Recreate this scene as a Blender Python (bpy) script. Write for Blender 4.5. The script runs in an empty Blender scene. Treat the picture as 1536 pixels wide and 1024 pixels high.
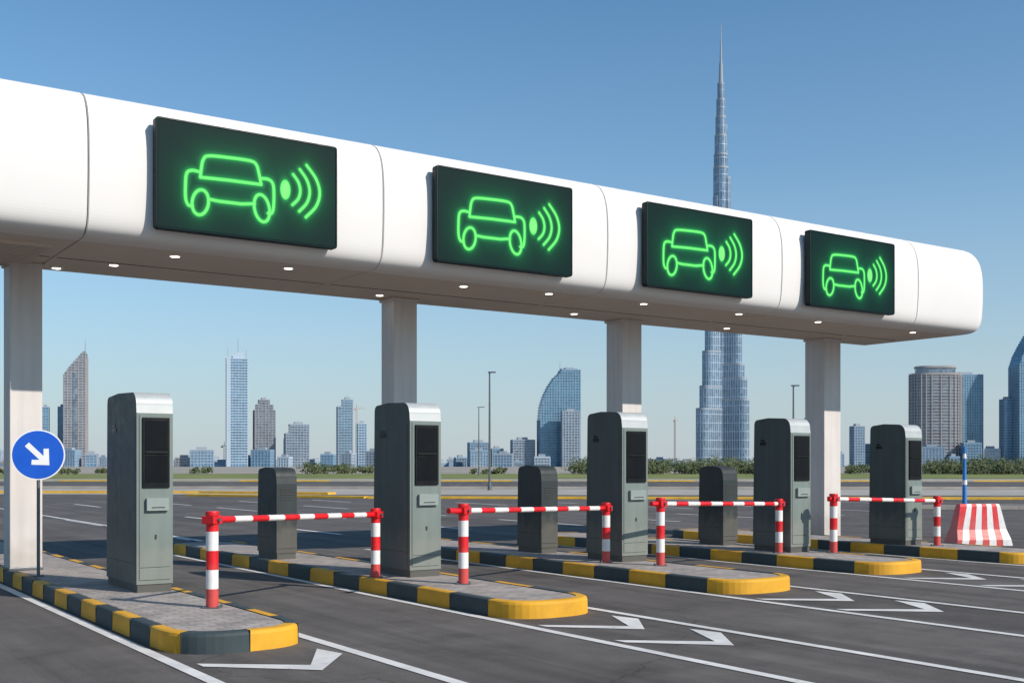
import bpy, math, random
import numpy as np
from mathutils import Vector, Matrix
random.seed(7)
sc=bpy.context.scene
ANG=math.atan2(.5658,.8246); cA=math.cos(ANG); sA=math.sin(ANG)
def P(u,v): return (u*cA-v*sA, u*sA+v*cA)

# ---------------------------------------------------------------- materials
def newmat(name):
    m=bpy.data.materials.new(name); m.use_nodes=True
    nt=m.node_tree; b=nt.nodes["Principled BSDF"]
    return m,nt,b
def N(nt,t,**k):
    n=nt.nodes.new(t)
    for a,v in k.items(): setattr(n,a,v)
    return n
def ramp(nt,fac,stops):
    r=N(nt,'ShaderNodeValToRGB'); e=r.color_ramp.elements
    while len(e)<len(stops): e.new(0.5)
    for i,(p,c) in enumerate(stops):
        e[i].position=p; e[i].color=(c[0],c[1],c[2],1) if hasattr(c,'__len__') else (c,c,c,1)
    nt.links.new(fac,r.inputs[0]); return r.outputs[0]
def noise(nt,vec,scale,detail=4,rough=.55):
    n=N(nt,'ShaderNodeTexNoise'); n.inputs['Scale'].default_value=scale
    n.inputs['Detail'].default_value=detail; n.inputs['Roughness'].default_value=rough
    nt.links.new(vec,n.inputs['Vector']); return n.outputs[0]
def mixc(nt,f,a,b,mode='MIX'):
    m=N(nt,'ShaderNodeMix',data_type='RGBA',blend_type=mode)
    for s,i in ((f,0),(a,6),(b,7)):
        if isinstance(s,bpy.types.NodeSocket): nt.links.new(s,m.inputs[i])
        elif i==0: m.inputs[0].default_value=s
        else: m.inputs[i].default_value=(s[0],s[1],s[2],1)
    return m.outputs[2]
def objvec(nt,scale=None):
    t=N(nt,'ShaderNodeTexCoord').outputs['Object']
    if scale:
        mp=N(nt,'ShaderNodeMapping'); mp.inputs['Scale'].default_value=scale
        nt.links.new(t,mp.inputs['Vector']); return mp.outputs[0]
    return t
def bump(nt,b,h,strength=.2,dist=.01):
    n=N(nt,'ShaderNodeBump'); n.inputs['Strength'].default_value=strength; n.inputs['Distance'].default_value=dist
    nt.links.new(h,n.inputs['Height']); nt.links.new(n.outputs[0],b.inputs['Normal'])
def simple(name,col,rough=.5,metal=0,var=.15,scale=4,bmp=0,coat=0,spec=.5,streak=0,dust=0):
    m,nt,b=newmat(name); v=objvec(nt)
    n=noise(nt,v,scale,6)
    lo=[c*(1-var) for c in col]; hi=[min(1,c*(1+var)) for c in col]
    c=ramp(nt,n,[(.3,lo),(.7,hi)])
    if streak:
        s=noise(nt,objvec(nt,(9,9,.5)),1.0,6,.6)
        c=mixc(nt,1,c,ramp(nt,s,[(.35,1-streak),(.6,1.0)]),'MULTIPLY')
    if dust:   # road dust settled on the lowest part
        sx=N(nt,'ShaderNodeSeparateXYZ'); nt.links.new(v,sx.inputs[0])
        ad=N(nt,'ShaderNodeMath',operation='MULTIPLY_ADD'); nt.links.new(noise(nt,v,6,6),ad.inputs[0]); ad.inputs[1].default_value=-.7; nt.links.new(sx.outputs[2],ad.inputs[2])
        f=ramp(nt,ad.outputs[0],[(0,dust),(.30,0)])
        c=mixc(nt,f,c,(.30,.26,.21))
    nt.links.new(c,b.inputs['Base Color'])
    r=ramp(nt,noise(nt,v,scale*2,5),[(.3,max(0,rough-.07)),(.7,min(1,rough+.09))]); nt.links.new(r,b.inputs['Roughness'])
    b.inputs['Metallic'].default_value=metal
    b.inputs['Coat Weight'].default_value=coat; b.inputs['Specular IOR Level'].default_value=spec
    if bmp: bump(nt,b,noise(nt,v,scale*25,3),bmp,.004)
    return m
def emis(name,col,s):
    m,nt,b=newmat(name); b.inputs['Base Color'].default_value=(*col,1)
    b.inputs['Emission Color'].default_value=(*col,1); b.inputs['Emission Strength'].default_value=s
    return m

def asphalt_mat():
    m,nt,b=newmat('asphalt'); v=objvec(nt)
    big=ramp(nt,noise(nt,v,.25,5),[(.3,(.100,.088,.081)),(.7,(.145,.130,.119))])
    st=noise(nt,objvec(nt,(1.9,.05,1)),1.0,6,.62)
    st=ramp(nt,st,[(.33,.66),(.5,.96),(.66,1.16)])
    c=mixc(nt,1,big,st,'MULTIPLY')
    fine=noise(nt,v,85,3,.85)
    c=mixc(nt,1,c,ramp(nt,fine,[(.3,.5),(.5,1.0),(.75,1.7)]),'MULTIPLY')
    pat=noise(nt,v,1.3,7,.72)
    c=mixc(nt,1,c,ramp(nt,pat,[(.34,.76),(.5,1.0),(.66,1.15)]),'MULTIPLY')
    oil=noise(nt,objvec(nt,(1.0,.55,1)),.9,3,.5)
    c=mixc(nt,1,c,ramp(nt,oil,[(.25,.62),(.36,1.0)]),'MULTIPLY')
    vo=N(nt,'ShaderNodeTexVoronoi',feature='DISTANCE_TO_EDGE'); vo.inputs['Scale'].default_value=.2
    wv=N(nt,'ShaderNodeVectorMath',operation='ADD')
    nn=N(nt,'ShaderNodeTexNoise'); nn.inputs['Scale'].default_value=1.2; nn.inputs['Detail'].default_value=6
    nt.links.new(v,nn.inputs['Vector']); nt.links.new(nn.outputs[1],wv.inputs[0]); nt.links.new(v,wv.inputs[1])
    nt.links.new(wv.outputs[0],vo.inputs['Vector'])
    c=mixc(nt,1,c,ramp(nt,vo.outputs[0],[(0,.66),(.003,1.0)]),'MULTIPLY')
    nt.links.new(c,b.inputs['Base Color'])
    nt.links.new(ramp(nt,pat,[(.3,.80),(.7,.95)]),b.inputs['Roughness'])
    b.inputs['Specular IOR Level'].default_value=.25
    bump(nt,b,fine,.5,.008); return m
def paint_mat(name,col,wear=.42,under=(.13,.12,.11)):
    m,nt,b=newmat(name); v=objvec(nt)
    n=noise(nt,v,7,10,.75)
    f=ramp(nt,n,[(wear-.05,1),(wear+.03,0)])
    base=ramp(nt,noise(nt,v,1.7,7,.65),[(.3,[c*.70 for c in col]),(.65,col)])
    nt.links.new(mixc(nt,f,base,under),b.inputs['Base Color'])
    b.inputs['Roughness'].default_value=.7; bump(nt,b,noise(nt,v,80,3),.3,.005); return m
def paver_mat():
    m,nt,b=newmat('pavers'); v=objvec(nt)
    br=N(nt,'ShaderNodeTexBrick'); br.inputs['Scale'].default_value=5
    br.inputs['Color1'].default_value=(.43,.375,.335,1); br.inputs['Color2'].default_value=(.32,.28,.255,1)
    br.inputs['Mortar'].default_value=(.13,.12,.11,1); br.inputs['Mortar Size'].default_value=.022
    br.inputs['Brick Width'].default_value=1.0; br.inputs['Row Height'].default_value=.5
    nt.links.new(v,br.inputs['Vector'])
    c=mixc(nt,1,br.outputs[0],ramp(nt,noise(nt,v,3,7,.65),[(.3,.68),(.7,1.22)]),'MULTIPLY')
    nt.links.new(c,b.inputs['Base Color']); b.inputs['Roughness'].default_value=.88
    bump(nt,b,br.outputs[1],-.5,.008); return m
def glass_mat(name,c1,c2,bay=4,floor=4,rough=.2):
    m,nt,b=newmat(name); t=objvec(nt)
    s=N(nt,'ShaderNodeVectorMath',operation='SNAP'); s.inputs[1].default_value=(bay,bay,floor)
    nt.links.new(t,s.inputs[0])
    w=N(nt,'ShaderNodeTexWhiteNoise'); nt.links.new(s.outputs[0],w.inputs[0])
    c=mixc(nt,w.outputs[0],c1,c2)
    c=mixc(nt,1,c,ramp(nt,noise(nt,t,.03,4),[(.3,.75),(.7,1.2)]),'MULTIPLY')
    nt.links.new(c,b.inputs['Base Color']); b.inputs['Roughness'].default_value=rough
    b.inputs['Metallic'].default_value=.25
    return m
def ground_mat(name,a,c,scale=.05):
    m,nt,b=newmat(name); v=objvec(nt)
    col=ramp(nt,noise(nt,v,scale,8,.65),[(.35,a),(.65,c)])
    col=mixc(nt,1,col,ramp(nt,noise(nt,v,scale*20,4),[(.3,.75),(.7,1.2)]),'MULTIPLY')
    nt.links.new(col,b.inputs['Base Color']); b.inputs['Roughness'].default_value=.95; return m

ASPH=asphalt_mat(); WHITE=paint_mat('road_paint_white',(.80,.77,.73),.36)
YELL=paint_mat('kerb_yellow',(.80,.40,.02),.33,(.28,.22,.1)); DARK=paint_mat('kerb_dark',(.040,.062,.068),.33,(.18,.17,.155))
ROADY=paint_mat('road_paint_yellow',(.80,.46,.04),.3)
PAVE=paver_mat()
CONC=simple('concrete',(.38,.345,.30),.9,0,.2,.6,.3)
CLAD=simple('white_cladding',(.76,.73,.70),.62,0,.02,.7,spec=.25)
SOFF=simple('soffit_panel',(.66,.56,.47),.6,0,.06,.8,spec=.3)
JOINT=simple('dark_joint',(.05,.048,.045),.8)
COLM=simple('column_paint',(.66,.61,.575),.6,0,.05,1.5,.05,streak=.10,dust=.35)
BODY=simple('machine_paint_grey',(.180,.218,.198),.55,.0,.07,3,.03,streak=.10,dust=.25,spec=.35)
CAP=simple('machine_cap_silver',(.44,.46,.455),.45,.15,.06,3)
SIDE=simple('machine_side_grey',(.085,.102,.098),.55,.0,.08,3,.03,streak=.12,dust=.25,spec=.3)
DKCAB=simple('cabinet_dark',(.036,.046,.048),.55,.0,.12,3,.03,streak=.12,dust=.25,spec=.3)
BLACK=simple('black_plastic',(.008,.009,.010),.4,0,.2,3,spec=.2)
GLOSS=simple('black_glass',(.008,.009,.011),.22,0,.1,3,spec=.15)
PLATE=simple('slot_plate',(.26,.30,.28),.5,.1,.08,3)
RED=simple('barrier_red',(.70,.009,.014),.42,0,.18,9,.04,.1,dust=.25)
BWH=simple('barrier_white',(.80,.78,.75),.45,0,.08,9,.04,.1,streak=.1)
STEEL=simple('steel_grey',(.16,.17,.18),.45,.6,.1,5)
BLUE=simple('sign_blue',(.006,.10,.58),.4,0,.05,5)
SIGNW=simple('sign_white',(.85,.85,.85),.4,0,.03,5)
FRAME=simple('sign_frame',(.003,.016,.018),.45,.0,.15,4,spec=.2)
LAMPE=emis('downlight',(1,.9,.75),6)

# ---------------------------------------------------------------- mesh builder
class MB:
    def __init__(s): s.v=[];s.f=[];s.m=[];s.s=[]
    def add(s,vs,fs,m=0,sm=False):
        o=len(s.v); s.v+= [tuple(x) for x in vs]
        for f in fs: s.f.append([o+i for i in f]); s.m.append(m); s.s.append(sm)
    def box(s,c,d,m=0,rz=0,ry=0):
        x,y,z=[q/2 for q in d]
        vs=[Vector((a*x,b*y,e*z)) for e in(-1,1) for b in(-1,1) for a in(-1,1)]
        if ry: vs=[Matrix.Rotation(ry,3,'Y')@v for v in vs]
        if rz: vs=[Matrix.Rotation(rz,3,'Z')@v for v in vs]
        vs=[v+Vector(c) for v in vs]
        s.add(vs,[(0,2,3,1),(4,5,7,6),(0,1,5,4),(2,6,7,3),(0,4,6,2),(1,3,7,5)],m)
    def b2(s,x0,x1,y0,y1,z0,z1,m=0): s.box(((x0+x1)/2,(y0+y1)/2,(z0+z1)/2),(x1-x0,y1-y0,z1-z0),m)
    def tube(s,p0,p1,r0,r1,m=0,n=14,caps=True):
        p0=Vector(p0);p1=Vector(p1); q=(p1-p0).to_track_quat('Z','Y')
        A=[];B=[]
        for i in range(n):
            a=2*math.pi*i/n; d=q@Vector((math.cos(a),math.sin(a),0))
            A.append(p0+d*r0);B.append(p1+d*r1)
        s.add(A+B,[(i,(i+1)%n,n+(i+1)%n,n+i) for i in range(n)],m,True)
        if caps: s.add(A,[tuple(range(n-1,-1,-1))],m); s.add(B,[tuple(range(n))],m)
    def prism(s,pts,z0,z1,m=0,mt=None,sm=False):
        n=len(pts)
        s.add([(x,y,z0) for x,y in pts]+[(x,y,z1) for x,y in pts],[(i,(i+1)%n,n+(i+1)%n,n+i) for i in range(n)],m,sm)
        s.add([(x,y,z1) for x,y in pts],[tuple(range(n))],m if mt is None else mt)
    def build(s,name,mats,loc=(0,0,0),rz=0,bev=0,segs=2,parent=None):
        me=bpy.data.meshes.new(name); me.from_pydata(s.v,[],s.f)
        for m in mats: me.materials.append(m)
        me.polygons.foreach_set('material_index',s.m); me.polygons.foreach_set('use_smooth',s.s)
        me.update(); o=bpy.data.objects.new(name,me); sc.collection.objects.link(o)
        o.location=loc; o.rotation_euler=(0,0,rz)
        if bev:
            b=o.modifiers.new('b','BEVEL'); b.width=bev; b.segments=segs; b.limit_method='ANGLE'; b.angle_limit=math.radians(40)
        if parent: o.parent=parent
        return o
def L3(u,v,z=0): x,y=P(u,v); return (x,y,z)

# ---------------------------------------------------------------- ground
def sheet(name,poly,z,mat,rz=0):
    mb=MB(); mb.add([(x,y,z) for x,y in poly],[tuple(range(len(poly)))]); return mb.build(name,[mat],(0,0,0),rz)
SAND=ground_mat('sandy_ground',(.27,.235,.195),(.40,.355,.30),.02)
GRASS=ground_mat('grass',(.09,.14,.025),(.26,.26,.06),.08)
sheet('ground',[(-7000,-300),(7000,-300),(7000,9000),(-7000,9000)],-.02,SAND)
sheet('plaza_asphalt',[(-40,-30),(75,-45),(75,30),(10,75),(-40,75)],0,ASPH,ANG)
def strip(name,d0,d1,mat,z,x0=-400,x1=400,sk=0):
    sheet(name,[(x0,d0+sk*x0),(x1,d0+sk*x1),(x1,d1+sk*x1),(x0,d1+sk*x0)],z,mat)
strip('verge',62,78,CONC,.004,sk=-.05)
strip('cross_road',80,112,ASPH,.008,sk=-.03)
strip('verge',118,136,CONC,.004)
strip('grass',137,225,GRASS,.004,sk=.03)
strip('grass',113,117.5,GRASS,.004,-60,18)
def curb(name,pts,w,h,mats,blk=2.0):
    mb=MB()
    for i,(a,b) in enumerate(zip(pts,pts[1:])):
        a=Vector((*a,0));b=Vector((*b,0)); l=(b-a).length; k=max(1,int(l/blk)); rz=math.atan2((b-a).y,(b-a).x)
        for j in range(k):
            c=a.lerp(b,(j+.5)/k); mb.box((c.x,c.y,h/2+.004),(l/k-.01,w,h),j%len(mats),rz)
    mb.build(name,mats)
curb('kerb',[(-17,60),(-7,55.5),(6,54.5),(40,53)],.9,.10,[ROADY])
curb('kerb',[(-70,66),(-30,66.5),(-18,66),(-10,63)],.9,.12,[ROADY])
curb('kerb',[(-120,84),(-20,80),(60,77)],.5,.14,[CONC],6)
curb('kerb',[(-120,118),(120,112)],1.0,.12,[ROADY,CONC],9)
curb('kerb',[(15,42),(22,41),(60,33)],.35,.14,[CONC],3)

# ---------------------------------------------------------------- islands
ISL=[(3.05,4.30,9.35,24.0,.62,0),(6.62,7.82,9.6,21.0,.9,1),(10.1,11.45,9.95,19.5,.9,1),(13.7,15.02,10.55,19.5,.9,1),(17.12,18.5,10.4,19,.9,1)]
KZ=.18
def island(x0,x1,y0,y1,block,kind):
    xc=(x0+x1)/2; a=(x1-x0)/2; b=.62; n=2.7
    def half(sg,off):
        pts=[]
        for i in range(400):
            t=math.pi/2*(1-i/399)
            c,s_=math.cos(t),math.sin(t)
            pts.append((xc+sg*(a-off)*c**(2/n), y0+b-(b-off)*s_**(2/n)))
        for i in range(1,400): pts.append((xc+sg*(a-off), y0+b+(y1-y0-2*b)*i/399))
        for i in range(1,200):
            t=math.pi/2*i/199; c,s_=math.cos(t),math.sin(t)
            pts.append((xc+sg*(a-off)*max(c,0)**(2/n), y1-b+(b-off)*s_**(2/n)))
        return pts
    base=half(1,0); L=[0]
    for p,q in zip(base,base[1:]): L.append(L[-1]+math.dist(p,q))
    step=.075; idx=[];j=0;k=0
    while k*step<L[-1]:
        while L[j]<k*step: j+=1
        idx.append(j);k+=1
    idx.append(len(base)-1)
    mb=MB(); rings=[(0,0),(.004,KZ-.035),(.012,KZ-.010),(.03,KZ),(.12,KZ)]
    nb=int(round(block/step))
    for sg in(-1,1):
        R=[[ (x,y,z) for x,y in [half(sg,o)[i] for i in idx]] for o,z in rings]
        for i in range(len(idx)-1):
            if kind: bi=0 if i<12 else 1+(i-12)//10
            else: bi=(i//nb)+(1 if sg<0 else 0)
            m=bi%2
            for r in range(4):
                q=[R[r][i],R[r][i+1],R[r+1][i+1],R[r+1][i]]
                if sg<0: q=q[::-1]
                mb.add(q,[(0,1,2,3)],m,r in(1,2))
            if kind: jt=(i>=12 and (i-12)%10==0)
            else: jt=i%nb==0
            if jt:
                cx=(R[0][i][0]+R[4][i][0])/2; cy=(R[0][i][1]+R[4][i][1])/2
                nx,ny=R[4][i][0]-R[0][i][0],R[4][i][1]-R[0][i][1]; nl=math.hypot(nx,ny)
                mb.box((cx,cy,KZ/2),(nl+.004,.007,KZ+.003),3,math.atan2(ny,nx))
        if sg>0: RR=R[4]
        else: LL=R[4]
    for i in range(len(RR)-1):
        d=.008
        mb.add([(LL[i][0],LL[i][1],KZ-d),(RR[i][0],RR[i][1],KZ-d),(RR[i+1][0],RR[i+1][1],KZ-d),(LL[i+1][0],LL[i+1][1],KZ-d)],[(0,1,2,3)],2)
    mb.build('traffic_island',[YELL,DARK,PAVE,JOINT],rz=ANG)
for I in ISL: island(*I)

# ---------------------------------------------------------------- lane markings
mb=MB(); Z=.006
def line(x,y0,y1,w=.1,z=Z): mb.add([(x-w/2,y0,z),(x+w/2,y0,z),(x+w/2,y1,z),(x-w/2,y1,z)],[(0,1,2,3)])
for x0,x1,y0,y1,_,_ in ISL:
    line(x0-.12,-8,y1,.11)
    line(x1+.1,-8,y1,.11)
def chev(x0,x1,y,h=.62):
    xm=x0+(x1-x0)*.60
    mb.add([(x0,y+h+.06,Z),(xm,y,Z),(xm+.02,y+.26,Z),(x0,y+h+.22,Z)],[(0,1,2,3)])
    mb.add([(xm,y,Z),(x1,y+h,Z),(x1-.07,y+h+.36,Z),(xm+.02,y+.26,Z)],[(0,1,2,3)])
for k,(x0,x1,y0,y1,_,_) in enumerate(ISL):
    for j in range(1 if k==0 else 2):
        chev(x0+.03,x1-.03,y0-1.2-1.2*j)
for k in range(22):
    x=1+3.55*k
    y=24
    while y<54-x*.4:
        line(x,y,y+4,.14); y+=7
line(4.6,22,56,.14); line(8.2,22,55,.14)
mb.build('road_marking',[WHITE],rz=ANG)

# ---------------------------------------------------------------- canopy
prof=[(14.62,4.38),(14.42,4.386),(14.30,4.415),(14.215,4.48),(14.165,4.60),(14.14,4.80),(14.125,5.1),(14.125,5.4),(14.14,5.65),(14.19,5.87),(14.28,6.03),(14.42,6.14),(14.65,6.20),
      (15.5,6.26),(16.7,6.22),(17.05,6.12),(17.2,5.9),(17.25,5.4),(17.24,4.8),(17.2,4.5),(17.05,4.38)]
def catmull(p,n=4):
    o=[];m=len(p)
    for i in range(m):
        if i==m-1: o.append(p[i]); break
        a,b,c,d=p[max(i-1,0)],p[i],p[i+1],p[min(i+2,m-1)]
        for k in range(n):
            t=k/n
            o.append(tuple(.5*((2*b[j])+(-a[j]+c[j])*t+(2*a[j]-5*b[j]+4*c[j]-d[j])*t*t+(-a[j]+3*b[j]-3*c[j]+d[j])*t**3) for j in(0,1)))
    return o
PR=catmull(prof); YC,ZC=15.7,5.3; HY,HZ=1.56,.94
def ring(x,ins): return [(x,YC+(y-YC)*(1-ins/HY),ZC+(z-ZC)*(1-ins/HZ)) for y,z in PR]
def loft(mb,rings,mf,ms,cap0=True,cap1=True):
    n=len(PR)
    for A,B in zip(rings,rings[1:]):
        for i in range(n):
            j=(i+1)%n
            under = (i==n-1)
            mb.add([A[i],A[j],B[j],B[i]],[(0,1,2,3)],ms if under else mf,not under)
    if cap0: mb.add(rings[0],[tuple(range(n))],mf)
    if cap1: mb.add(rings[-1],[tuple(range(n-1,-1,-1))],mf)
mb=MB()
seams=[-8.5,-4.5,-.5,3.52,7.51,11.55,15.6,19.55]
g=.006
for a,b in zip(seams,seams[1:]):
    loft(mb,[ring(a+g,.02),ring(a+g+.008,0),ring(b-g-.008,0),ring(b-g,.02)],0,1)
R=.42; xe=21.98; rs=[ring(19.55+g,.02),ring(19.55+g+.008,0)]
for i in range(11):
    t=i/10*math.pi/2; rs.append(ring(xe-R+R*math.sin(t),R*.62*(1-math.cos(t))))
loft(mb,rs,0,1)
loft(mb,[ring(-8.4,.03),ring(21.5,.03)],2,2)
for k,(a,b) in enumerate(zip(seams[2:],seams[3:]+[21.3])):
    mb.b2(a+.05,b-.05,15.94,15.952,4.374,4.384,2)
for x0 in (1.2,-2.6):
    mb.b2(x0,x0+2.1,15.0,15.06,4.33,4.385,1); mb.b2(x0,x0+2.1,16.7,16.76,4.33,4.385,1)
    for i in range(17): mb.box((x0+1.05,15.12+i*.095,4.355),(2.1,.05,.02),1)
    mb.b2(x0+.001,x0+2.099,15.06,16.7,4.372,4.383,2)
for u,v in [(1.0,14.8),(4.84,14.97),(6.45,14.97),(9.34,14.94),(10.88,14.8),(12.9,14.8),(15.2,14.8),(17.3,14.75),(20.3,14.8),(3.75,16.8),(4.35,16.1),(8.7,16.5),(12.7,16.5),(16.6,16.5)]:
    mb.tube((u,v,4.372),(u,v,4.385),.085,.085,4,16); mb.tube((u,v,4.369),(u,v,4.375),.058,.058,3,16)
can=mb.build('toll_canopy',[CLAD,SOFF,JOINT,LAMPE,SIGNW],rz=ANG)

for u,w in ((3.3,.42),(9.2,.44),(14.1,.48),(19.8,.54)):
    z0=0.17 if u<4 else 0
    mb=MB(); mb.b2(-w/2,w/2,-w/2,w/2,z0,4.379,0); mb.b2(-w/2-.012,w/2+.012,-w/2-.012,w/2+.012,z0,z0+.05,1)
    mb.b2(-w/2-.03,w/2+.03,-w/2-.03,w/2+.03,4.33,4.377,0)
    mb.build('canopy_column',[COLM,STEEL,SOFF],L3(u,16.75),ANG,.012)

# ---------------------------------------------------------------- LED signs
SW,SH=2.45,1.38
def seg_list():
    S=[]
    def pl(pts,close=False):
        q=pts+([pts[0]] if close else [])
        for a,b in zip(q,q[1:]): S.append((*a,*b))
    def sm(pts,close=False,n=6):
        out=[];m=len(pts)
        rng=range(m if close else m-1)
        for i in rng:
            g=lambda k: pts[k%m] if close else pts[min(max(k,0),m-1)]
            a,b,c,d=g(i-1),g(i),g(i+1),g(i+2)
            for k in range(n):
                t=k/n
                out.append(tuple(.5*((2*b[j])+(-a[j]+c[j])*t+(2*a[j]-5*b[j]+4*c[j]-d[j])*t*t+(-a[j]+3*b[j]-3*c[j]+d[j])*t**3) for j in(0,1)))
        if not close: out.append(pts[-1])
        pl(out,close)
    sm([(.56,.70),(.575,.83),(.60,.93),(.67,.985),(.95,1.003),(1.22,1.005),(1.30,.965),(1.335,.86),(1.365,.72)])
    pl([(.56,.70),(.95,.715),(1.365,.72)])
    sm([(.555,.765),(.45,.77),(.385,.72),(.37,.55),(.375,.40),(.41,.33),(.46,.33)])
    sm([(1.365,.80),(1.47,.80),(1.53,.74),(1.54,.58),(1.53,.42),(1.50,.36),(1.46,.36)])
    def ell(cx,cy,rx,ry,tilt=0): sm([(cx+rx*math.cos(t*math.pi/6)+tilt*math.sin(t*math.pi/6)*ry,cy+ry*math.sin(t*math.pi/6)) for t in range(12)],True,2)
    ell(.56,.385,.105,.16,.12); ell(1.375,.415,.105,.175,-.12)
    pl([(.665,.44),(.80,.430),(1.10,.434),(1.275,.46)])
    for (a,h0,h1,bx) in ((1.81,.915,.515,.10),(1.905,.995,.44,.14),(2.0,1.065,.375,.19)):
        c=(h0+h1)/2
        sm([(a,h0),(a+bx*.72,h0*.75+h1*.25+.01),(a+bx,c),(a+bx*.72,h0*.25+h1*.75-.01),(a-.01,h1)])
    return np.array(S)
def make_screen():
    nx,ny=400,222; m=.030
    xs=np.linspace(m,SW-m,nx); zs=np.linspace(m,SH-m,ny)
    GX,GZ=np.meshgrid(xs,zs); px=GX.ravel(); pz=GZ.ravel()
    D=np.full(px.shape,9.)
    for x0,z0,x1,z1 in seg_list():
        dx,dz=x1-x0,z1-z0; l=dx*dx+dz*dz+1e-12
        t=np.clip(((px-x0)*dx+(pz-z0)*dz)/l,0,1)
        D=np.minimum(D,np.hypot(px-x0-t*dx,pz-z0-t*dz))
    e=np.hypot((px-1.70)/.055,(pz-.70)/.10); D=np.minimum(D,np.maximum(e-1,0)*.07+.0)
    w=.020
    core=np.clip((w+.006-D)/.010,0,1)
    inner=np.exp(-(D/.042)**2); halo=np.exp(-D/.10)
    amb=np.exp(-(((px-1.2)/.85)**2+((pz-.68)/.5)**2))
    hot=np.clip((w*.7-D)/.012,0,1)
    r=.0008+.02*inner+.10*core+.15*hot
    g=.012+.040*amb+.24*inner+.10*halo+.76*core
    b=.012+.015*amb+.04*inner+.024*halo+.10*core+.07*hot
    col=np.stack([r,g,b,np.ones_like(r)],1).astype(np.float32)
    vs=np.stack([px,np.zeros_like(px),pz],1)
    f=[]
    for j in range(ny-1):
        o=j*nx
        for i in range(nx-1): f.append((o+i,o+i+1,o+nx+i+1,o+nx+i))
    me=bpy.data.meshes.new('screen'); me.from_pydata(vs.tolist(),[],f); me.update()
    at=me.color_attributes.new('glow','FLOAT_COLOR','POINT'); at.data.foreach_set('color',col.ravel())
    mm,nt,bb=newmat('led_screen'); a=N(nt,'ShaderNodeAttribute',attribute_name='glow')
    bb.inputs['Base Color'].default_value=(.002,.007,.007,1); bb.inputs['Roughness'].default_value=.5
    bb.inputs['Specular IOR Level'].default_value=.08
    nt.links.new(a.outputs[0],bb.inputs['Emission Color']); bb.inputs['Emission Strength'].default_value=1.0
    me.materials.append(mm); return me
SM=make_screen()
def rrect(x0,x1,z0,z1,r,n=5):
    p=[]
    for cx,cz,a0 in ((x1-r,z0+r,-90),(x1-r,z1-r,0),(x0+r,z1-r,90),(x0+r,z0+r,180)):
        for i in range(n+1):
            a=math.radians(a0+90*i/n); p.append((cx+r*math.cos(a),cz+r*math.sin(a)))
    return p
for u in (4.28,8.28,12.24,16.16):
    mb=MB()
    o1=rrect(0,SW,0,SH,.045); o2=rrect(.028,SW-.028,.028,SH-.028,.02); n=len(o1)
    lay=[(o1,.11),(o1,.006),(rrect(.006,SW-.006,.006,SH-.006,.04),-.008),(rrect(.022,SW-.022,.022,SH-.022,.025),-.010),(o2,0.0)]
    for (A,ya),(B,yb) in zip(lay,lay[1:]):
        mb.add([(x,ya,z) for x,z in A]+[(x,yb,z) for x,z in B],[(i,(i+1)%n,n+(i+1)%n,n+i) for i in range(n)],0,True)
    mb.add([(x,0,z) for x,z in o2],[tuple(range(n))],0); mb.add([(x,.11,z) for x,z in o1],[tuple(range(n-1,-1,-1))],0)
    for a in (.5,SW-.5):
        mb.b2(a-.05,a+.05,.11,.35,.10,.2,1); mb.b2(a-.05,a+.05,.11,.3,SH-.25,SH-.15,1)
    o=mb.build('lane_status_sign',[FRAME,STEEL],L3(u,13.98,4.52),ANG)
    s=bpy.data.objects.new('screen',SM); sc.collection.objects.link(s); s.parent=o; s.location=(0,-.004,0)

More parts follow.
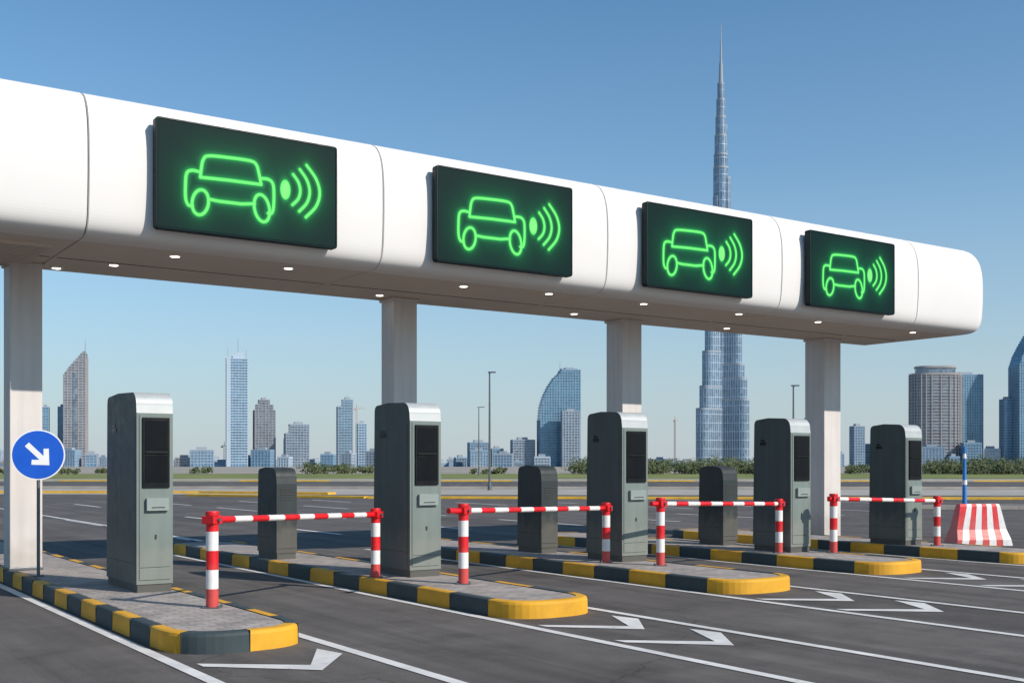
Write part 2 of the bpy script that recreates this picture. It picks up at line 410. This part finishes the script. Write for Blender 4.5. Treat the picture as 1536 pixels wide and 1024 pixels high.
# ---------------------------------------------------------------- ticket machines
def machine(u,v,W,L,H=2.25,dark=False):
    mb=MB()
    r=.15; pr=[(0,.09)]
    pr.append((0,H-r-.10))
    for i in range(9):
        a=i/8*math.pi/2; pr.append((.012+r*(1-math.cos(a)),H-r-.012+ (r)*math.sin(a)))
    pr+= [(L*.6,H+.004),(L-.07,H-.022),(L-.025,H-.05),(L-.012,H-.10),(L+.02,.09)]
    n=len(pr)
    x0,x1=0,W
    A=[(x0,y,z) for y,z in pr]; B=[(x1,y,z) for y,z in pr]
    for i in range(n):
        j=(i+1)%n; z=(pr[i][1]+pr[j][1])/2; y=(pr[i][0]+pr[j][0])/2
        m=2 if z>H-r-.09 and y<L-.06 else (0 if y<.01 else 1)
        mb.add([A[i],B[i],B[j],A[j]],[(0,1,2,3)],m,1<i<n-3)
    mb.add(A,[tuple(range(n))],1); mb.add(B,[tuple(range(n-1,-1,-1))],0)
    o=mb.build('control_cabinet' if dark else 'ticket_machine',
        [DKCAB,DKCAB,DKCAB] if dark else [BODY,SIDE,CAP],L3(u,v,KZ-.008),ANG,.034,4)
    d=MB()
    d.b2(.012,W-.012,.012,L-.0,0,.10,0)
    d.b2(-.003,.03,.05,L-.06,.32,.325,3)
    d.b2(-.002,.02,.06,.064,.13,H-.28,3)
    if not dark:
        d.b2(.03,W-.03,-.010,.01,.14,.27,1)
        d.b2(.03,W-.03,-.009,.01,.282,H-.27,1)
        sw=W*.37; c=W*.52; zt=H-.30
        d.b2(c-sw,c+sw,-.03,.0,1.18,zt,2)
        d.b2(c-sw+.025,c+sw-.025,-.034,-.028,1.60,zt-.03,4)
        d.b2(c-sw+.025,c+sw-.025,-.034,-.028,1.24,1.55,4)
        d.b2(c-sw+.03,c+sw-.03,-.045,-.03,1.562,1.585,2)
        d.b2(c-sw*.75,c+sw*.9,-.055,-.008,.92,1.06,5)
        d.b2(c-sw*.4,c+sw*.6,-.058,-.05,.95,.962,3)
        d.b2(c-.010,c+.010,-.02,-.008,.6,.65,0)
        d.b2(-.005,.01,L*.66,L*.82,H-.45,H-.40,2); d.b2(-.005,.01,L*.70,L*.80,H-.39,H-.36,2)
    else:
        for i in range(5): d.b2(.06,W-.06,-.006,.01,.9+i*.04,.912+i*.04,3)
        d.b2(.02,W-.02,-.006,.01,.16,.166,3)
    d.build('details',[DKCAB,BODY,BLACK,JOINT,GLOSS,PLATE],bev=.004,segs=2,parent=o)
machine(3.73,12.88,.41,1.22,2.27); machine(7.12,12.68,.46,.98,2.25); machine(10.85,12.93,.50,.84,2.24)
machine(14.30,12.76,.48,.82,2.22); machine(17.30,12.76,.47,.78,2.18)
machine(6.82,16.27,.33,.75,1.4,True); machine(10.84,14.95,.33,.68,1.43,True); machine(14.6,14.6,.36,.62,1.42,True)

# ---------------------------------------------------------------- boom barriers
def barrier(a,b,ext):
    mb=MB(); a=Vector((*P(*a),0)); b=Vector((*P(*b),0)); o=a.copy(); b=b-a; a=Vector((0,0,0))
    def post(p,top,w):
        z=KZ-.01; n=5; h=(top-z)/n
        mb.b2(p.x-.09,p.x+.09,p.y-.09,p.y+.09,z,z+.012,2)
        for i in range(n):
            mb.tube((p.x,p.y,z+i*h),(p.x,p.y,z+(i+1)*h),w,w,0 if i%2==0 else 1,20,False)
        mb.tube((p.x,p.y,top),(p.x,p.y,top+.012),w+.006,w+.003,0,20)
        mb.tube((p.x,p.y,top-.03),(p.x,p.y,top-.0),w+.008,w+.008,0,20,False)
        for sx_ in(-1,1):
            for sy_ in(-1,1): mb.tube((p.x+sx_*.074,p.y+sy_*.074,z+.010),(p.x+sx_*.074,p.y+sy_*.074,z+.028),.010,.010,2,6)
    post(a,1.13,.062); post(b,1.045,.06)
    d=(b-a); Ln=d.length; d.normalize()
    za,zb=1.055,.975
    L0=.30
    pts=[-ext] if ext else []
    x=.05
    pts.append(x)
    while x+L0<Ln-.1: x+=L0; pts.append(x)
    pts.append(Ln-.05)
    for i,(p,q) in enumerate(zip(pts,pts[1:])):
        f=lambda t:(d.x*t,d.y*t,za+(zb-za)*t/Ln)
        mb.tube(f(p),f(q),.034,.034,i%2,14,i==0)
    for t in (0.0,Ln):
        c=d*t; mb.box((c.x,c.y,(za if t==0 else zb)),(.15,.145,.08),0,math.atan2(d.y,d.x))
        mb.tube((c.x+d.y*.1,c.y-d.x*.1,(za if t==0 else zb)),(c.x-d.y*.1,c.y+d.x*.1,(za if t==0 else zb)),.02,.02,2,10)
    mb.build('boom_barrier',[RED,BWH,STEEL],tuple(o),0,.006,2)
barrier((3.98,11.14),(6.77,12.95),0)
barrier((7.28,11.65),(10.6,13.0),.30)
barrier((10.95,12.2),(14.12,12.85),.22)
barrier((14.85,12.34),(17.7,12.4),.12)

# ---------------------------------------------------------------- direction sign
mb=MB()
mb.tube((0,0,KZ-.01),(0,0,1.98),.021,.021,1,12); mb.tube((0,0,KZ-.008),(0,0,KZ+.012),.07,.07,1,16)
mb.tube((0,-.022,1.74),(0,-.030,1.74),.325,.325,2,48); mb.tube((0,-.0301,1.74),(0,-.034,1.74),.308,.308,0,48)
ar=[]
for x,y in [(-.036,.20),(.036,.20),(.036,-.06),(.105,.01),(.155,-.035),(0,-.20),(-.155,-.035),(-.105,.01),(-.036,-.06)]:
    a=math.radians(45); X=x*math.cos(a)-y*math.sin(a); Y=x*math.sin(a)+y*math.cos(a)
    ar.append((X*.95,-.0365,1.74+Y*.95))
mb.add(ar,[(0,1,2,3,4,5,6,7,8)],2)
mb.b2(-.05,.05,-.02,.03,1.6,1.63,1); mb.b2(-.05,.05,-.02,.03,1.86,1.89,1)
mb.build('traffic_sign',[BLUE,STEEL,SIGNW],L3(3.25,15.55),math.radians(18))

# ---------------------------------------------------------------- plastic road barrier
mb=MB(); sec=[(-.26,0),(-.25,.12),(-.15,.32),(-.09,.78),(-.06,.83),(.06,.83),(.09,.78),(.15,.32),(.25,.12),(.26,0)]
nb=8
def jx(s,z): t=z/.83; hb=.60*(1-t)+.42*t; return (-hb+2*hb*min(max(s-(.0 if s in(0,1) else .09*(1-t)-.045),0),1))
for i in range(nb):
    for (y0,z0),(y1,z1) in zip(sec,sec[1:]):
        mb.add([(jx(i/nb,z0),y0,z0),(jx((i+1)/nb,z0),y0,z0),(jx((i+1)/nb,z1),y1,z1),(jx(i/nb,z1),y1,z1)],[(0,1,2,3)],i%2,False)
for s in(0,1): mb.add([(jx(s,z),y,z) for y,z in sec],[tuple(range(len(sec)))],0)
mb.build('plastic_road_barrier',[RED,BWH],(9.4,22.9,0),math.radians(8))
mb=MB(); mb.tube((0,0,0),(0,0,2.0),.03,.03,0,10); mb.tube((0,0,.75),(0,0,1.75),.05,.035,0,10); mb.tube((0,0,1.75),(0,0,1.85),.04,.03,1,10)
mb.tube((0,0,0),(0,0,.08),.18,.16,2,16); mb.tube((0,0,1.2),(0,0,1.3),.052,.05,1,10)
mb.build('marker_pole',[simple('pole_blue',(.03,.22,.62),.5),SIGNW,STEEL],(9.45,23.7,0))

# ---------------------------------------------------------------- street lamps
def lamp(x,y,h,s=1,arm=.5):
    mb=MB(); mb.tube((0,0,0),(0,0,h),.085*s,.05*s,0,10); mb.tube((0,0,0),(0,0,.5),.14*s,.12*s,0,10)
    mb.tube((-arm*.3,0,h),(arm,0,h+.05),.04*s,.04*s,0,8); mb.box((arm*.6,0,h+.04),(.5*s,.2*s,.08*s),0)
    mb.build('street_lamp',[STEEL],(x,y,0))
lamp(-1.45,73.5,7.6,1,.25); lamp(-5.7,195,11.6,1.4,1.0); lamp(18.1,73,6.7,1,.2); lamp(-62,190,11.5,1.3,1.0)

# ---------------------------------------------------------------- skyline
GB=glass_mat('glass_blue_hazed',(.11,.235,.36),(.20,.36,.50)); GT=glass_mat('glass_teal_hazed',(.10,.235,.33),(.18,.34,.45))  # aerial haze is put into the skyline colours: lightened and shifted to blue
GD=glass_mat('glass_grey_hazed',(.14,.18,.235),(.25,.31,.37)); GH=glass_mat('glass_pale_hazed',(.30,.40,.49),(.42,.50,.58))
SB=simple('stone_beige_hazed',(.34,.32,.32),.8,0,.08,.05); SG=simple('stone_grey_hazed',(.32,.38,.45),.8,0,.08,.05)
SWH=simple('panel_white_hazed',(.43,.52,.60),.7,0,.06,.05); SBL=simple('panel_blue_grey_hazed',(.23,.35,.46),.6,0,.06,.05); SBR=simple('stone_brown_hazed',(.27,.27,.29),.8,0,.08,.05)  # stone and panel tones also paled and blued for distance haze
def tower(x,y,pr,dep,glass,slab,rot=25,floor=4,bay=4,bh=1.2,fd=.6,finw=.7,extras=None,name='skyscraper',fins=True):
    mb=MB(); zt=pr[-1][0]
    def at(z):
        for a,b in zip(pr,pr[1:]):
            if a[0]<=z<=b[0]+1e-6:
                t=(z-a[0])/max(b[0]-a[0],1e-6); return a[1]+(b[1]-a[1])*t,a[2]+(b[2]-a[2])*t
        return pr[-1][1],pr[-1][2]
    h=dep/2
    for a,b in zip(pr,pr[1:]):
        vs=[(a[1],-h,a[0]),(a[2],-h,a[0]),(a[2],h,a[0]),(a[1],h,a[0]),(b[1],-h,b[0]),(b[2],-h,b[0]),(b[2],h,b[0]),(b[1],h,b[0])]
        mb.add(vs,[(0,1,5,4),(1,2,6,5),(2,3,7,6),(3,0,4,7),(4,5,6,7)],0)
    z=floor
    while z<zt-.5:
        l,r=at(z); 
        if r-l>1: mb.b2(l-fd,r+fd,-h-fd,h+fd,z,z+bh,1)
        z+=floor
    if fins:
        mn=min(p[1] for p in pr); mx=max(p[2] for p in pr)
        n=int((mx-mn)/bay)
        for i in range(n+1):
            xx=mn+(mx-mn)*i/n; xx=min(max(xx,mn+finw/2),mx-finw/2)
            top=0
            zz=0
            while zz<=zt:
                l,r=at(zz)
                if l-.4<=xx<=r+.4: top=zz
                else:
                    if top>0: break
                zz+=2
            if top>2: mb.b2(xx-finw/2,xx+finw/2,-h-fd-.15,-h,0,top,1)
        m=int(dep/bay)
        for i in range(m+1):
            yy=-h+finw/2+(dep-finw)*i/m
            for e,sg in((1,-1),(2,1)):
                ez=0
                for a in pr[1:]:
                    if abs(a[e]-pr[0][e])<.5: ez=a[0]
                    else: break
                if ez>4:
                    q=pr[0][e]; mb.b2(min(q,q+sg*(fd+.15)),max(q,q+sg*(fd+.15)),yy-finw/2,yy+finw/2,0,ez,1)
    l,r=at(zt)
    if r-l>6:
        mb.b2(l-.5,r+.5,-h-.5,h+.5,zt,zt+1.5,1); mb.b2(l+(r-l)*.25,l+(r-l)*.7,-h*.5,h*.5,zt+1.5,zt+5,2)
    if extras:
        for e in extras:
            if e[0]=='b': mb.b2(*e[1:7],e[7])
            else: mb.tube(e[1],e[2],e[3],e[4],2,8)
    return mb.build(name,[glass,slab,STEEL2],(x,y,0),math.radians(rot))
STEEL2=simple('roof_plant',(.30,.34,.38),.7)
D=1703
def bx(w,h): return [(0,-w/2,w/2),(h,-w/2,w/2)]
tower(-700,D,bx(9,88),10,GB,SBL,15); tower(-686,D+30,bx(12,90),11,GB,SBL,15)
tower(-654,D,[(0,-16,15),(137,-16,15),(150,-7,15),(163,4,15),(172,11,14)],26,GD,SB,14,extras=[('t',(13,0,170),(13,0,192),.9,.2),('b',-2.5,2.5,-14.2,-13,0,140,0)],bay=5,bh=1.4,finw=1.0)
tower(-413,D,bx(31,160),26,GB,SWH,14,bh=1.4,finw=.4,extras=[('b',-6,10,-8,8,160,171,1),('t',(2,0,165),(2,0,192),.7,.3),('t',(-13,0,160),(-13,0,178),.4,.3),('t',(14,0,160),(14,0,176),.4,.3),('b',-15,-9,-14.4,-13,0,164,1)])
tower(-374,D+10,[(0,-15,15),(84,-15,15),(84.1,-12,12),(92,-12,12),(92.1,-8,7),(99,-8,7)],26,GD,SBR,18,bay=5,finw=1.1)
tower(-322,D,[(0,-18,16),(50,-18,16),(50.1,-12,16),(62,-12,16)],24,GD,SG,16,extras=[('b',-20,-16,-8,8,0,42,1)])
tower(-251,D,[(0,-11,11),(90,-11,11),(90.1,-4,11),(99,-4,11)],18,GT,SG,14,extras=[('t',(3,0,96),(3,0,108),.5,.3),('t',(8,0,96),(8,0,104),.4,.3)])
tower(-227,D+15,bx(13,64),12,GB,SWH,14)
sail=[(0,-30,30),(70,-30,30),(90,-28,30),(106,-23,30),(120,-16,30),(132,-8,30),(139,0,30),(143,2,30)]
tower(70,D,sail,34,GT,SBL,7,bh=1.0,extras=[('t',(2,0,140),(2,0,158),.6,.2),('b',3,28,-6,6,143,147,1)])
tower(86,D-35,bx(26,80),12,GD,SG,7,bay=4,finw=1.0)
tower(-50,D,bx(30,35),20,GD,SBL,12); tower(-23,D+8,bx(17,26),14,GD,SBL,12); tower(16,D,bx(33,39),20,GD,SG,10)
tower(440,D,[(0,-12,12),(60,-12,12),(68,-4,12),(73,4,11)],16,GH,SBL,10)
tower(524,D+20,bx(17,60),14,GB,SG,12); 
mb=MB()
def stad(a,b,n=20,sx=1):
    return [(a*math.copysign(abs(math.cos(t))**(.7),math.cos(t)),b*math.copysign(abs(math.sin(t))**(.7),math.sin(t))) for t in [2*math.pi*i/(4*n) for i in range(4*n)]]
mb.prism(stad(36,22),0,138,0); 
z=4
while z<138: mb.prism(stad(36.8,22.8),z,z+1.7,1,sm=False); z+=4.6
st=stad(37,23)
for i in range(0,80,3):
    x,y=st[i]; mb.box((x,y,69),(1.2,1.2,138),1)
mb.prism(stad(29,17),138,147,0); mb.prism(stad(30,18),147,150,1); mb.prism(stad(37.4,23.4),136,139,1)
mb.build('skyscraper',[GD,SB,STEEL2],(635,D,0),0)
tower(693,D+35,bx(44,139),28,GT,SBL,8,bh=.9)
tower(744,D+5,bx(14,100),14,GB,SBL,6)
tower(778,D,[(0,-26,28),(150,-26,28),(165,-21,28),(180,-13,28),(195,-4,28),(206,4,28)],30,GT,SBL,6,bh=.9)
tower(612,D+90,bx(18,40),14,GD,SG,6)
random.seed(11)
for i in range(120):
    x=-930+i*16+random.uniform(-8,8)
    if 290<x<370 and i%2: continue
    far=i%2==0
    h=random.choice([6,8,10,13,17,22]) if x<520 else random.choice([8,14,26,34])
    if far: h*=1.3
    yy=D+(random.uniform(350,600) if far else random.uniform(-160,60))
    tower(x*yy/D,yy,bx(random.uniform(12,32),h),14,GH if far else random.choice([GD,GH,GB]),random.choice([SWH,SG]) if far else random.choice([SB,SG,SWH,SBL]),random.uniform(-20,25),fins=(h>12),name='low_rise_building')  # far row takes the palest set, with more haze in its colour
def crane(x,y,h,j,rot):
    mb=MB(); 
    for a in(-1,1):
        for b in(-1,1): mb.box((a*.9,b*.9,h/2),(.35,.35,h),0)
    for i in range(int(h/3)): mb.box((0,-.9,i*3+1.5),(2.4,.2,.2),0,0,math.radians(45 if i%2 else -45))
    mb.box((j*.35,0,h),(j,1.2,.5),0); mb.box((j*.35,0,h+1.8),(j*.9,.3,.3),0)
    for i in range(int(j/3)): mb.box((-j*.12+i*3,0,h+.9),(2.4,.2,.2),0,0,math.radians(45 if i%2 else -45))
    mb.tube((0,0,h),(0,0,h+7),.5,.3,0,6); mb.box((-j*.13,0,h-1.2),(3,2,2.5),0)
    mb.build('construction_crane',[simple('crane_paint',(.45,.30,.26),.6)],(x,y,0),math.radians(rot))
crane(-447,D+60,32,26,10); crane(253,D+60,72,14,60); crane(-236,D+20,88,16,20)

mb=MB(); BZ=glass_mat('glass_tall_hazed',(.14,.22,.31),(.27,.37,.46),3,8,.22); BS=simple('tall_fins_hazed',(.38,.47,.56),.45,.25,.06,.02)  # distance haze mixed into these two colours as well
def stadium(L,w,ang,n=8):
    pts=[]
    for i in range(n+1):
        a=-math.pi/2+math.pi*i/n; pts.append((L-w+w*math.cos(a),w*math.sin(a)))
    pts.append((-w*.3,w)); pts.append((-w*.3,-w))
    c,s=math.cos(ang),math.sin(ang)
    return [(x*c-y*s,x*s+y*c) for x,y in pts]
def finned(pts,z0,z1,bay,m0=0,fw=.9,band=16):
    mb.prism(pts,z0,z1,m0); n=len(pts)
    for i in range(n):
        a=Vector((*pts[i],0)); b=Vector((*pts[(i+1)%n],0)); l=(b-a).length
        k=max(1,int(l/bay)); rz=math.atan2((b-a).y,(b-a).x)
        for j in range(k):
            p=a.lerp(b,(j+.5)/k); mb.box((p.x,p.y,(z0+z1)/2),(fw,1.5,z1-z0),1,rz)
    c=sum((Vector((*p,0)) for p in pts),Vector())/n
    z=z0+band
    while z<z1:
        mb.prism([(c.x+(x-c.x)*1.04,c.y+(y-c.y)*1.04) for x,y in pts],z,z+1.6,1); z+=band
    mb.prism([(c.x+(x-c.x)*1.05,c.y+(y-c.y)*1.05) for x,y in pts],z1-3,z1+.6,2)
wings={math.radians(205):[(108,54),(150,46),(215,40),(262,34),(345,28),(420,23),(505,16)],
       math.radians(-25):[(125,54),(165,50),(190,45),(255,40),(330,33),(410,28),(470,23),(540,19)],
       math.radians(90):[(90,54),(140,46),(230,36),(300,30),(380,24),(450,18)]}
for a,st in wings.items():
    for i,(z,L) in enumerate(st):
        finned(stadium(L*.98,12.5-i*.75,a),0,z,4.2)
def circ(r,n=18): return [(r*math.cos(2*math.pi*i/n),r*math.sin(2*math.pi*i/n)) for i in range(n)]
for z0,z1,r in ((0,560,13.5),(560,585,12.4),(585,620,11),(620,655,9.4),(655,688,7.8),(688,718,6)):
    finned(circ(r),z0,z1,4,fw=.7)
mb.prism([(x+6,y) for x,y in circ(7)],540,640,0); mb.prism([(x-5,y) for x,y in circ(6)],540,600,0)
mb.tube((0,0,718),(0,0,756),4.2,3.2,2,14); mb.tube((0,0,756),(0,0,790),2.3,1.5,2,12); mb.tube((0,0,790),(0,0,829),1.3,.5,2,8)
mb.build('skyscraper',[BZ,BS,STEEL2],(392,2130,0),0)

# ---------------------------------------------------------------- vegetation
m,nt,b=newmat('foliage'); oi=N(nt,'ShaderNodeNewGeometry')
c=ramp(nt,oi.outputs['Random Per Island'],[(0,(.035,.055,.02)),(.6,(.075,.10,.035)),(1,(.14,.15,.07))])
nt.links.new(c,b.inputs['Base Color']); b.inputs['Roughness'].default_value=.8; LEAF=m
BARK=simple('bark',(.12,.09,.06),.9)
mb=MB(); rnd=random.Random(5)
def clump(x,y,h,w):
    mb.tube((x,y,0),(x+rnd.uniform(-.2,.2),y,h*.6),.12,.05,1,5,False)
    k=int(70+w*45)
    lobes=[(rnd.uniform(-w*.5,w*.5),rnd.uniform(-w*.4,w*.4),h*rnd.uniform(.25,.8),rnd.uniform(.3,.55)*w) for _ in range(5)]
    for _ in range(k):
        lx,ly,lz,lr=rnd.choice(lobes)
        d=Vector((rnd.gauss(0,1),rnd.gauss(0,1),rnd.gauss(0,1))).normalized()*lr*rnd.uniform(.6,1.05)
        p=Vector((x+lx+d.x,y+ly+d.y,max(.15,lz+d.z*.7)))
        s=rnd.uniform(.14,.3); u=Vector((rnd.uniform(-1,1),rnd.uniform(-1,1),rnd.uniform(-1,1))).normalized(); v=u.orthogonal().normalized()
        mb.add([p-u*s,p+v*s*.6,p+u*s,p-v*s*.6],[(0,1,2,3)],0)
for r0,r1,n,h0,h1 in ((78,125,120,1.6,3.2),(12,50,95,1.4,3.2),(-38,-26,14,1.2,2.2),(-110,-60,20,.7,1.4),(-26,8,12,.6,1.2),(50,78,40,1.2,2.4)):
    for i in range(n):
        h=rnd.uniform(h0,h1); clump(rnd.uniform(r0,r1),rnd.uniform(205,250),h,h*rnd.uniform(1.0,1.7))
mb.build('tree_line',[LEAF,BARK])

# ---------------------------------------------------------------- light, sky, camera
el=math.radians(34); tr=Vector((-.86,.51,0)).normalized()
dv=Vector((tr.x*math.cos(el),tr.y*math.cos(el),-math.sin(el)))
sd=bpy.data.lights.new('sun','SUN'); sd.energy=4.5; sd.angle=math.radians(.5); sd.color=(1,.92,.83)
so=bpy.data.objects.new('sun',sd); sc.collection.objects.link(so); so.rotation_euler=dv.to_track_quat('-Z','Y').to_euler()
w=bpy.data.worlds.new('World'); sc.world=w; w.use_nodes=True; nt=w.node_tree
sk=N(nt,'ShaderNodeTexSky',sky_type='NISHITA'); sk.sun_disc=False; sk.sun_elevation=el; sk.sun_rotation=math.atan2(-tr.x,-tr.y)
sk.air_density=1.0; sk.dust_density=.4; sk.ozone_density=1.2
bg=nt.nodes['Background']
base=mixc(nt,1,sk.outputs[0],(.64,1.0,1.16),'MULTIPLY')
tc=N(nt,'ShaderNodeTexCoord'); sx=N(nt,'ShaderNodeSeparateXYZ'); nt.links.new(tc.outputs['Generated'],sx.inputs[0])
hz=ramp(nt,sx.outputs[2],[(0,.92),(.05,.74),(.13,.42),(.25,.13),(.42,0)])    # low dusty haze layer
nt.links.new(mixc(nt,hz,base,(4.3,4.7,5.15)),bg.inputs[0]); bg.inputs[1].default_value=.12
cd=bpy.data.cameras.new('camera'); cd.sensor_width=36; cd.lens=39.9; cd.shift_y=186/1536; cd.clip_end=20000
co=bpy.data.objects.new('camera',cd); sc.collection.objects.link(co); co.location=(0,0,1.6); co.rotation_euler=(math.radians(90),0,0)
sc.camera=co
sc.view_settings.view_transform='Standard'; sc.view_settings.look='None'; sc.view_settings.exposure=0
